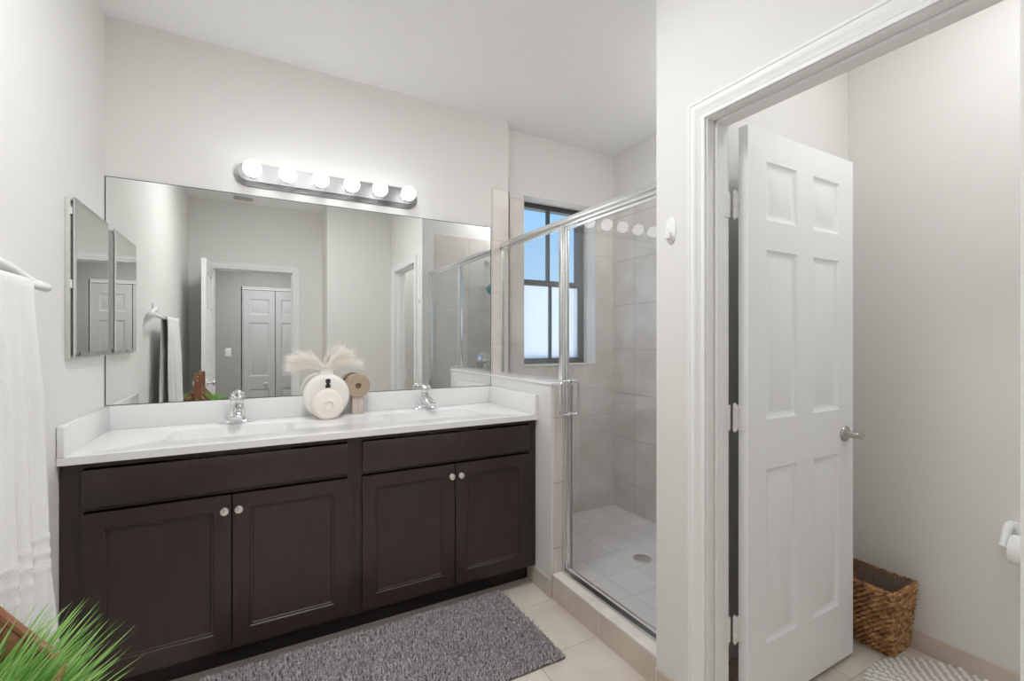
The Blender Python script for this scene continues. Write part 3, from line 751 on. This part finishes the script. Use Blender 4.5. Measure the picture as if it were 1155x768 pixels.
def ring_disc(b, xc, ya, yb, zc, R, r, zflat, n=56):
    A = []
    for y_ in (ya, yb):
        o_ = []; i_ = []
        for k in range(n):
            a = 2*PI*k/n
            o_.append(b.verts.new((xc+R*math.sin(a), y_, max(zflat, zc+R*math.cos(a))))); i_.append(b.verts.new((xc+r*math.sin(a), y_, zc+r*math.cos(a))))
        A.append((o_, i_))
    (o0, i0), (o1, i1) = A
    for k in range(n):
        j = (k+1) % n
        b.faces.new((o0[k], o0[j], i0[j], i0[k])); b.faces.new((o1[k], o1[j], i1[j], i1[k])); b.faces.new((o0[k], o0[j], o1[j], o1[k])); b.faces.new((i0[k], i0[j], i1[j], i1[k]))
    bmesh.ops.recalc_face_normals(b, faces=b.faces)
ring_disc(b, 1.058, -.108, -.032, zc, R, .0155, 1.0085)
obj('ring', b, M_tan, ro)
obj('hole_shade_plug', lathe(BM(), [(0, 0), (.0153, 0), (.0153, .03), (0, .03)], T(1.058, -.070, zc) @ AX_Yn, 24), M_tandark, ro)  # darker plug paints in the shade inside the ring's hole

# pampas plumes: stems from the neck with fine drooping hairs
def plume(mesh_lists, pts, hairs, hl, spread):
    V, F = mesh_lists
    P_ = [Vector(p) for p in pts]
    def at(t):
        t *= len(P_)-1; i = min(int(t), len(P_)-2); f = t-i
        return P_[i].lerp(P_[i+1], f), (P_[i+1]-P_[i]).normalized()
    for h in range(hairs):
        t = random.random()**.8; p, d = at(.18+.82*t)
        r = Vector((random.gauss(0, 1), random.gauss(0, 1)*.75, random.gauss(0, 1))).normalized()
        dr_ = (d*1.5+r*spread*(1.1-.35*t)).normalized()
        L_ = hl*(random.uniform(.4, .9) if random.random() < .75 else random.uniform(.9, 1.5))*(.65+.5*math.sin(PI*min(1, t*1.05)))
        wv = dr_.cross(Vector((0, 1, .2))).normalized()*random.uniform(.0003, .0006)
        q = p
        q1 = p+dr_*L_*.5; q2 = p+dr_*L_+Vector((0, 0, -L_*.10))
        n0 = len(V); V += [p-wv, p+wv, q1-wv*.8, q1+wv*.8, q2]
        F += [(n0, n0+1, n0+3, n0+2), (n0+2, n0+3, n0+4)]
N0 = Vector((.900, -.105, CT+.242))
plumes = [
 [(0, 0, -.05), (-.012, 0, .0), (-.045, 0, .034), (-.090, -.005, .056), (-.140, -.01, .058)],
 [(0, .002, -.05), (-.015, .005, .0), (-.05, .005, .020), (-.10, .0, .028), (-.145, 0, .020)],
 [(0, 0, -.05), (.008, 0, .005), (.030, 0, .045), (.060, .0, .075), (.095, -.004, .082)],
 [(0, 0, -.05), (.012, .004, .0), (.045, .006, .022), (.10, .004, .036), (.150, .0, .032)],
]
for i, pl in enumerate(plumes):
    V, F = [], []
    pts = [N0+Vector(p) for p in pl]
    plume((V, F), pts, 1900, .074, .70)
    b = BM(); vs = [b.verts.new(v) for v in V]
    for f in F: b.faces.new([vs[k] for k in f])
    tube(b, pts, .0016, 6)
    single('pampas_plume', b, M_pampas, ['fluffy cream pampas plume arching up to the left from the vase', 'cream pampas plume drooping low to the left over the vase', 'cream pampas plume rising highest on the right of the vase', 'cream pampas plume reaching farthest right towards the clay ring'][i], 'pampas plume', 'dried pampas plumes in the white vase', smooth=False)

# ------------------------------------------------------------------ towel bar and towel (left wall)
tb = thing('towel_bar', 'white curved towel bar on the left wall', 'towel bar', (0, -1.1, 1.45))
b = BM()
tube(b, [(.012, -1.12, 1.512), (.02, -1.06, 1.505), (.024, -.98, 1.496), (.026, -.90, 1.480), (.030, -.850, 1.468), (.044, -.828, 1.462), (.058, -.850, 1.457), (.066, -.90, 1.454), (.068, -1.0, 1.452), (.068, -1.25, 1.452), (.068, -1.60, 1.452)], .011, 16,
     radii=[.014, .014, .013, .013, .014, .014, .013, .0115, .010, .010, .010])
obj('bar', b, M_white, tb)
obj('wall_mount', bx(0, .014, -1.17, -1.06, 1.47, 1.55, .006, 3), M_white, tb)
obj('wall_mount', bx(0, .080, -1.63, -1.59, 1.43, 1.475, .008, 3), M_white, tb)
def towel():
    b = BM(); nu, rows = 90, []
    path = []   # (side, s) front from the bottom up, over the bar, back down
    zb = .50
    fz = [zb+(1.44-zb)*i/170 for i in range(171)]
    for z in fz: path.append(('f', z))
    for i in range(1, 8): path.append(('t', PI*i/8))
    for z in fz[::-1]: path.append(('b', max(z, .56)))
    for side, s in path:
        row = []
        for i in range(nu+1):
            u = i/nu
            if side == 't': z = 1.449+.017*math.sin(s); k = 0
            else: z = s; k = (1.45-s)/.95
            ytop0, ytop1 = -1.03, -1.50
            fl_ = .045*k if side == 'f' else .16*max(0, k-.1)**1.3
            y0_, y1_ = ytop0+fl_, ytop1-.03*k
            y = y0_+(y1_-y0_)*u
            fold = (.010*math.sin(u*34+.8*math.sin(z*5))+.006*math.sin(u*71+z*3)+.004*math.sin(u*13+2))*min(1, k*3+.12)
            if side == 'f':
                x = .086+.022*k+fold
                for zz in (.725, .765, .805): x += .0026*math.exp(-((z-zz)/.007)**2)
            elif side == 'b': x = .052+.004*k+fold*.55
            else: x = .068+.0185*math.cos(s)+fold*.3
            row.append(b.verts.new((max(x, .012), y, z)))
        rows.append(row)
    for A, B in zip(rows, rows[1:]):
        for i in range(nu): b.faces.new((A[i], A[i+1], B[i+1], B[i]))
    bmesh.ops.recalc_face_normals(b, faces=b.faces)
    return b
tw = single('bath_towel', towel(), M_towel, 'white bath towel draped over the towel bar on the left wall', 'towel', angle=80)
sm = tw.modifiers.new('thickness', 'SOLIDIFY'); sm.thickness = .003; sm.offset = 0

# ------------------------------------------------------------------ hook on the right wall
hk = thing('wall_hook', 'small white oval adhesive hook on the wall beside the toilet door', 'hook', (W, -1.472, 1.70))
def oval(b, yc, zc, hy, hz, xa, xb, bev=.003):
    k = lathe(BM(), [(0, 0), (1, 0), (1, .6), (.93, .9), (.85, 1), (0, 1)], None, 40)
    k.transform(Matrix.Translation((xa, yc, zc)) @ Matrix(((0, 0, xb-xa, 0), (hy, 0, 0, 0), (0, hz, 0, 0), (0, 0, 0, 1))))
    bmesh.ops.recalc_face_normals(k, faces=k.faces); return merge(b, k)
obj('backing_plate', oval(BM(), -1.468, 1.704, .024, .049, W, W-.006), M_white, hk)
b = BM(); tube(b, [(W-.005, -1.468, 1.690), (W-.012, -1.468, 1.676), (W-.019, -1.468, 1.677), (W-.022, -1.468, 1.692), (W-.0225, -1.468, 1.712)], .006, 16, radii=[.016, .015, .014, .013, .008], flat=.28)
obj('hook_arm', b, M_white, hk)

# ------------------------------------------------------------------ bath mat
def shag(x0, x1, y0, y1, z0, skew, step):
    V, F = [], []
    nx = int((x1-x0)/step); ny = int((y1-y0)/step)
    for i in range(nx+1):
        for j in range(ny+1):
            x = x0+(x1-x0)*i/nx+random.uniform(-.35, .35)*step; y = y0+(y1-y0)*j/ny+random.uniform(-.35, .35)*step
            h = .016*random.uniform(.75, 1.25)+.002*noise.noise(Vector((x*9, y*9, 0)))
            lx, ly = random.gauss(0, .004), random.gauss(0, .004)
            edge = min(i, j, nx-i, ny-j)
            if edge < 1:
                h *= .8
            y_ = y+skew*(x-x1); r = step*.42; n0 = len(V); a0 = random.random()*PI
            for k in range(4): V.append((x+r*math.cos(a0+k*PI/2), y_+r*math.sin(a0+k*PI/2), z0))
            for k in range(4): V.append((x+lx+r*.8*math.cos(a0+.5+k*PI/2), y_+ly+r*.8*math.sin(a0+.5+k*PI/2), z0+h*.8))
            V.append((x+lx*1.3, y_+ly*1.3, z0+h))
            for k in range(4):
                F.append((n0+k, n0+(k+1) % 4, n0+4+(k+1) % 4, n0+4+k)); F.append((n0+4+k, n0+4+(k+1) % 4, n0+8))
    return V, F
bt = thing('bath_mat', 'grey shag bath mat on the floor in front of the vanity', 'bath mat', (1.05, -.81, 0))
V, F = shag(.40, 1.69, -1.095, -.535, .006, .0, .0078)
b = BM(); vs = [b.verts.new(v) for v in V]
for f in F: b.faces.new([vs[k] for k in f])
pf = obj('pile', b, M_mat, bt); pf['kind'] = 'stuff'
obj('backing', bx(.397, 1.693, -1.098, -.532, .0005, .008, .002, 1), M_matbase, bt)

# ------------------------------------------------------------------ toilet room: basket, rug, paper holder
wb = thing('wicker_basket', 'brown woven wastebasket in the corner behind the toilet room door', 'basket', (2.93, -1.65, 0))
B0 = (2.868, 3.016, -1.748, -1.555); B1 = (2.805, 3.018, -1.782, -1.530); BHT = .285
def bk_pt(t, s, off=0):
    """t height 0..1, s perimeter 0..1 -> point, outward normal"""
    x0, x1, y0, y1 = [B0[i]+(B1[i]-B0[i])*t for i in range(4)]
    Lx, Ly = x1-x0, y1-y0; per = 2*(Lx+Ly); d = (s % 1)*per
    if d < Lx: p, n = (x0+d, y0), (0, -1)
    elif d < Lx+Ly: p, n = (x1, y0+d-Lx), (1, 0)
    elif d < 2*Lx+Ly: p, n = (x1-(d-Lx-Ly), y1), (0, 1)
    else: p, n = (x0, y1-(d-2*Lx-Ly)), (-1, 0)
    return Vector((p[0]+n[0]*off, p[1]+n[1]*off, .003+BHT*t)), Vector((n[0], n[1], 0))
b = BM()
for t0, t1, i0, i1 in ((0, 1, 0, 0),):
    n = 40; ro_ = [[b.verts.new(bk_pt(k/8, s/n, -.004)[0]) for s in range(n)] for k in range(9)]
    ri = [[b.verts.new(bk_pt(k/8, s/n, -.009)[0]) for s in range(n)] for k in range(9)]
    for R_ in (ro_, ri):
        for A, B in zip(R_, R_[1:]):
            for s in range(n): b.faces.new((A[s], A[(s+1) % n], B[(s+1) % n], B[s]))
    for s in range(n): b.faces.new((ro_[-1][s], ro_[-1][(s+1) % n], ri[-1][(s+1) % n], ri[-1][s]))
    b.faces.new(ro_[0]); b.faces.new(ri[0])
bmesh.ops.recalc_face_normals(b, faces=b.faces)
obj('liner', b, M_liner, wb)
def weave(rows, cols, pt, r, jitter, slant=0):
    V = BM(); V2 = BM()
    for row in range(rows):
        t = (row+.5)/rows
        for c in range(cols):
            s0 = (c+(row % 2)*.5)/cols
            p0, n = pt(t-slant/rows, s0-.62/cols); p1, _ = pt(t, s0); p2, _ = pt(t+slant/rows, s0+.62/cols)
            j = Vector((0, 0, random.uniform(-jitter, jitter)))
            rr = r*random.uniform(.8, 1.25)
            tgt = V if random.random() < .6 else V2
            tube(tgt, [p0-n*r*.6+j, (p0+p1)/2+n*r*.35, p1+n*r*.8, (p1+p2)/2+n*r*.3-j, p2-n*r*.7-j], rr, 5, radii=[rr*.5, rr, rr*1.1, rr, rr*.5], flat=.9)
    return V, V2
random.seed(11)
A, B = weave(26, 34, lambda t, s: bk_pt(min(1, max(0, t)), s, -.004), .0062, .002, .55)
obj('weave', A, M_weave, wb); wl = obj('weave', B, M_weave2, wb); wl['label'] = 'lighter strands of the weave'
b = BM(); n = 80
tube(b, [bk_pt(1, s/n, -.003)[0]+Vector((0, 0, .004*math.sin(s*2.2))) for s in range(n)], .0045, 8, closed=True)
tube(b, [bk_pt(1, s/n, -.005)[0]+Vector((0, 0, -.004*math.sin(s*2.2)+.002)) for s in range(n)], .004, 8, closed=True)
obj('rim', b, M_weave, wb)
# rug of raised pebbles
rg = thing('oval_rug', 'pale rug with raised pebble pattern on the toilet room floor', 'rug', (2.66, -2.07, 0))
def rug_in(x, y): return (abs((x-2.745)/.285)**2.6+abs((y+2.035)/.295)**2.6) < 1
b = BM(); k = [b.verts.new((x, y, .0005)) for x, y in basin_loop(2.745, -2.035, .285, .295, 48, 2.6)]; k2 = [b.verts.new((x, y, .007)) for x, y in basin_loop(2.745, -2.035, .280, .290, 48, 2.6)]
for i in range(48): b.faces.new((k[i], k[(i+1) % 48], k2[(i+1) % 48], k2[i]))
b.faces.new(k2); b.faces.new(k[::-1]); obj('backing', b, M_rugbase, rg)
b = BM(); cx, cy = 2.745, -2.035; r_ = .0; ring = 0
while r_ < .40:
    nn = max(1, int(2*PI*r_/.030))
    for i in range(nn):
        a = 2*PI*(i+.5*(ring % 2))/nn; x, y = cx+r_*math.cos(a), cy+r_*math.sin(a)
        if rug_in(x, y):
            k = lathe(BM(), [(0, 0), (.011, 0), (.0115, .004), (.008, .008), (0, .0095)], None, 10)
            k.transform(T(x, y, .005) @ RZ(a+random.uniform(-.3, .3)) @ Matrix.Diagonal((random.uniform(.85, 1.15), random.uniform(.55, .8), 1, 1))); merge(b, k)
    r_ += .021; ring += 1
obj('pebble_tufts', b, M_rug, rg)
# paper holder
th = thing('toilet_paper_holder', 'white toilet paper holder on the wall of the toilet room', 'toilet paper holder', (XT, -2.12, .58))
b = BM(); box(b, XT-.012, XT, -2.20, -2.045, .585, .640, .005, 3)
obj('wall_plate', b, M_white, th)
for ya in (-2.050, -2.195):
    b = BM(); tube(b, [(XT-.006, ya, .622), (XT-.035, ya, .612), (XT-.058, ya+.0, .582), (XT-.072, ya, .556)], .012, 14, radii=[.016, .014, .012, .014]); obj('arm', b, M_white, th)
obj('roller', tube(BM(), [(XT-.070, -2.19, .556), (XT-.070, -2.055, .556)], .006, 12), M_white, th)
b = lathe(BM(), [(.019, 0), (.050, 0), (.052, .003), (.052, .101), (.050, .104), (.019, .104), (.019, 0)], T(XT-.070, -2.070, .556) @ AX_Yn, 40, cap=False)
bmesh.ops.recalc_face_normals(b, faces=b.faces)
single('toilet_paper_roll', b, M_paper, 'white toilet paper roll on the wall holder', 'toilet paper')

# ------------------------------------------------------------------ plant basket at lower left
PX, PY = .185, -1.79
def rim_pt(a):
    """plan outline and rim height of the boat-shaped basket"""
    c, s = math.cos(a), math.sin(a); p = 3.4
    r = (abs(c)**p+abs(s)**p)**(-1/p)
    x = .142*r*c; y = .150*r*s
    g = max(0, 1-abs(x)/.142)*max(0, (abs(y)-.075)/.075)
    z = .800+.012*abs(s)+.140*g**1.5
    return x, y, z
PB = thing('plant_basket', 'brown woven basket of green grass at the lower left corner', 'basket', (PX, PY, .60))
b = BM(); n = 64; rings = []
for k in range(11):
    t = k/10; ring_ = []
    for i in range(n):
        x, y, z = rim_pt(2*PI*i/n); sc = .74+.26*t**.7
        ring_.append(b.verts.new((PX+x*sc, PY+y*sc, .60+(z-.60)*t)))
    rings.append(ring_)
inn = []
for k in range(10, 3, -1):
    t = k/10; ring_ = []
    for i in range(n):
        x, y, z = rim_pt(2*PI*i/n); sc = (.74+.26*t**.7)-.045
        ring_.append(b.verts.new((PX+x*sc, PY+y*sc, .60+(z-.60)*t)))
    inn.append(ring_)
allr = rings+inn
for A, B in zip(allr, allr[1:]):
    for i in range(n): b.faces.new((A[i], A[(i+1) % n], B[(i+1) % n], B[i]))
b.faces.new(rings[0][::-1]); b.faces.new(inn[-1]); bmesh.ops.recalc_face_normals(b, faces=b.faces)
obj('shell', b, M_planter, PB)
def pw(t, s):
    a = 2*PI*s; x, y, z = rim_pt(a); t = min(1, max(0, t)); sc = .74+.26*t**.7
    return Vector((PX+x*sc, PY+y*sc, .60+(z-.60)*t)), Vector((x*1.0, y*1.0, 0)).normalized()
A, B = weave(16, 34, pw, .0065, .0015, .2)
obj('weave', A, M_planter, PB); obj('weave', B, M_planterrim, PB)
b = BM(); n = 72
pts = [Vector((PX+rim_pt(2*PI*i/n)[0], PY+rim_pt(2*PI*i/n)[1], rim_pt(2*PI*i/n)[2]+.002)) for i in range(n)]
tube(b, pts, .0075, 10, closed=True); rim_ = obj('rim', b, M_strap, PB)
for yy in (.153, -.153):
    b = BM(); zt = 1.055; y_ = PY+yy; o_ = .006 if yy > 0 else -.006
    th_ = .004 if yy > 0 else -.004
    ext(b, [(y_+o_, .80), (y_+o_, zt-.012), (y_+o_-th_*.4, zt-.003), (y_+o_-th_*1.5, zt), (y_+o_-th_*2.6, zt-.003), (y_+o_-th_*3, zt-.012), (y_+o_-th_*3, .93), (y_+o_-th_*2, .93), (y_+o_-th_*2, zt-.014), (y_+o_-th_*1.5, zt-.006), (y_+o_-th_, zt-.014), (y_+o_-th_, .80)], 'x', PX-.016, PX+.030)
    s_ = obj('strap_handle', b, M_strap, PB)
    for z in (1.03, 1.0): obj('rivet', lathe(BM(), [(0, 0), (.005, 0), (.005, .002), (0, .003)], T(PX+.007, y_+o_, z) @ (AX_Yp if yy > 0 else AX_Yn), 14), M_nickel, s_)
obj('soil', bx(PX-.108, PX+.108, PY-.115, PY+.115, .66, .735, .02, 3), M_soil, PB)
# grass
random.seed(5)
def blades(count, mats):
    V, F = [], []
    for i in range(count):
        a = random.uniform(0, 2*PI); r = .095*math.sqrt(random.random())
        p = Vector((PX+r*math.cos(a), PY+r*math.sin(a), .725))
        lean = Vector((math.cos(a)*r/.095*.55+random.gauss(.24, .26), math.sin(a)*r/.095*.5+random.gauss(0.22, .25), 1)).normalized()
        L_ = random.uniform(.10, .205); bend = Vector((lean.x, lean.y, -.25))*random.uniform(.1, .6)
        side = lean.cross(Vector((random.gauss(0, 1), random.gauss(0, 1), 0))).normalized()*random.uniform(.0026, .0044)
        n0 = len(V); seg = 6
        for k in range(seg+1):
            t = k/seg; q = p+lean*L_*t+bend*L_*t*t*.55; w_ = side*(1-t**2.2)+side*.02
            q.x = max(q.x, .008+.002*k); V += [q-w_, q+w_]
        for k in range(seg): F.append((n0+2*k, n0+2*k+1, n0+2*k+3, n0+2*k+2))
    b = BM(); vs = [b.verts.new(v) for v in V]
    for f in F: b.faces.new([vs[k] for k in f])
    return b
gr = obj('grass_blades', blades(700, None), M_grass, PB); gr['kind'] = 'stuff'
gr = obj('grass_blades', blades(420, None), M_grass2, PB); gr['kind'] = 'stuff'
# the stool it stands on, below the frame
stl = thing('plant_stool', 'small white stool under the plant basket, below the picture edge', 'stool', (PX, PY, 0))
obj('seat', bx(PX-.13, PX+.13, PY-.13, PY+.13, .575, .599, .006, 3), M_white, stl)
for sx_ in (-1, 1):
    for sy_ in (-1, 1): obj('leg', bx(PX+sx_*.11-.014, PX+sx_*.11+.014, PY+sy_*.11-.014, PY+sy_*.11+.014, 0, .576, .003), M_white, stl)

# ------------------------------------------------------------------ ceiling: vent and added lamps
vt = thing('ceiling_vent', 'white slatted air vent on the ceiling by the entry door', 'vent', (.47, -2.72, H))
b = bx(.375, .565, -2.775, -2.745, H-.008, H, .002, 1); obj('frame', b, M_trim, vt)
for k in range(6):
    y_ = -2.765+.018*k; b = BM(); ext(b, [(y_, H-.008), (y_+.012, H-.016), (y_+.014, H-.014), (y_+.004, H-.008)], 'x', .388, .552); obj('slat', b, M_brush, vt)
def flush(x, y, z, R, m, label):  # unseen lamps added to bring the rooms up to brightness
    t = thing('added_ceiling_light', label, 'ceiling light', (x, y, z), 'added ceiling lights out of view')
    obj('base_ring', lathe(BM(), [(0, 0), (R*1.05, 0), (R*1.05, -.02), (R*.98, -.028), (R*.94, -.02), (R*.94, 0)][::-1], T(x, y, z), 48, cap=False), M_trim, t)
    obj('diffuser', lathe(BM(), [(0, -.060), (R*.35, -.058), (R*.65, -.050), (R*.85, -.038), (R*.93, -.022)], T(x, y, z), 48, cap=False), m, t)
flush(.84, -1.38, H, .28, M_clight, 'round flush ceiling light added over the bath mat, above the picture')
flush(2.66, -1.16, H, .12, M_slight, 'round flush ceiling light added inside the shower, above the picture')
flush(2.5, -2.25, H, .16, M_tlight, 'round flush ceiling light added in the toilet room, above the picture')
flush(.7, -3.8, H-.3, .15, M_hlight, 'round flush ceiling light added unseen in the hall beyond the entry door')
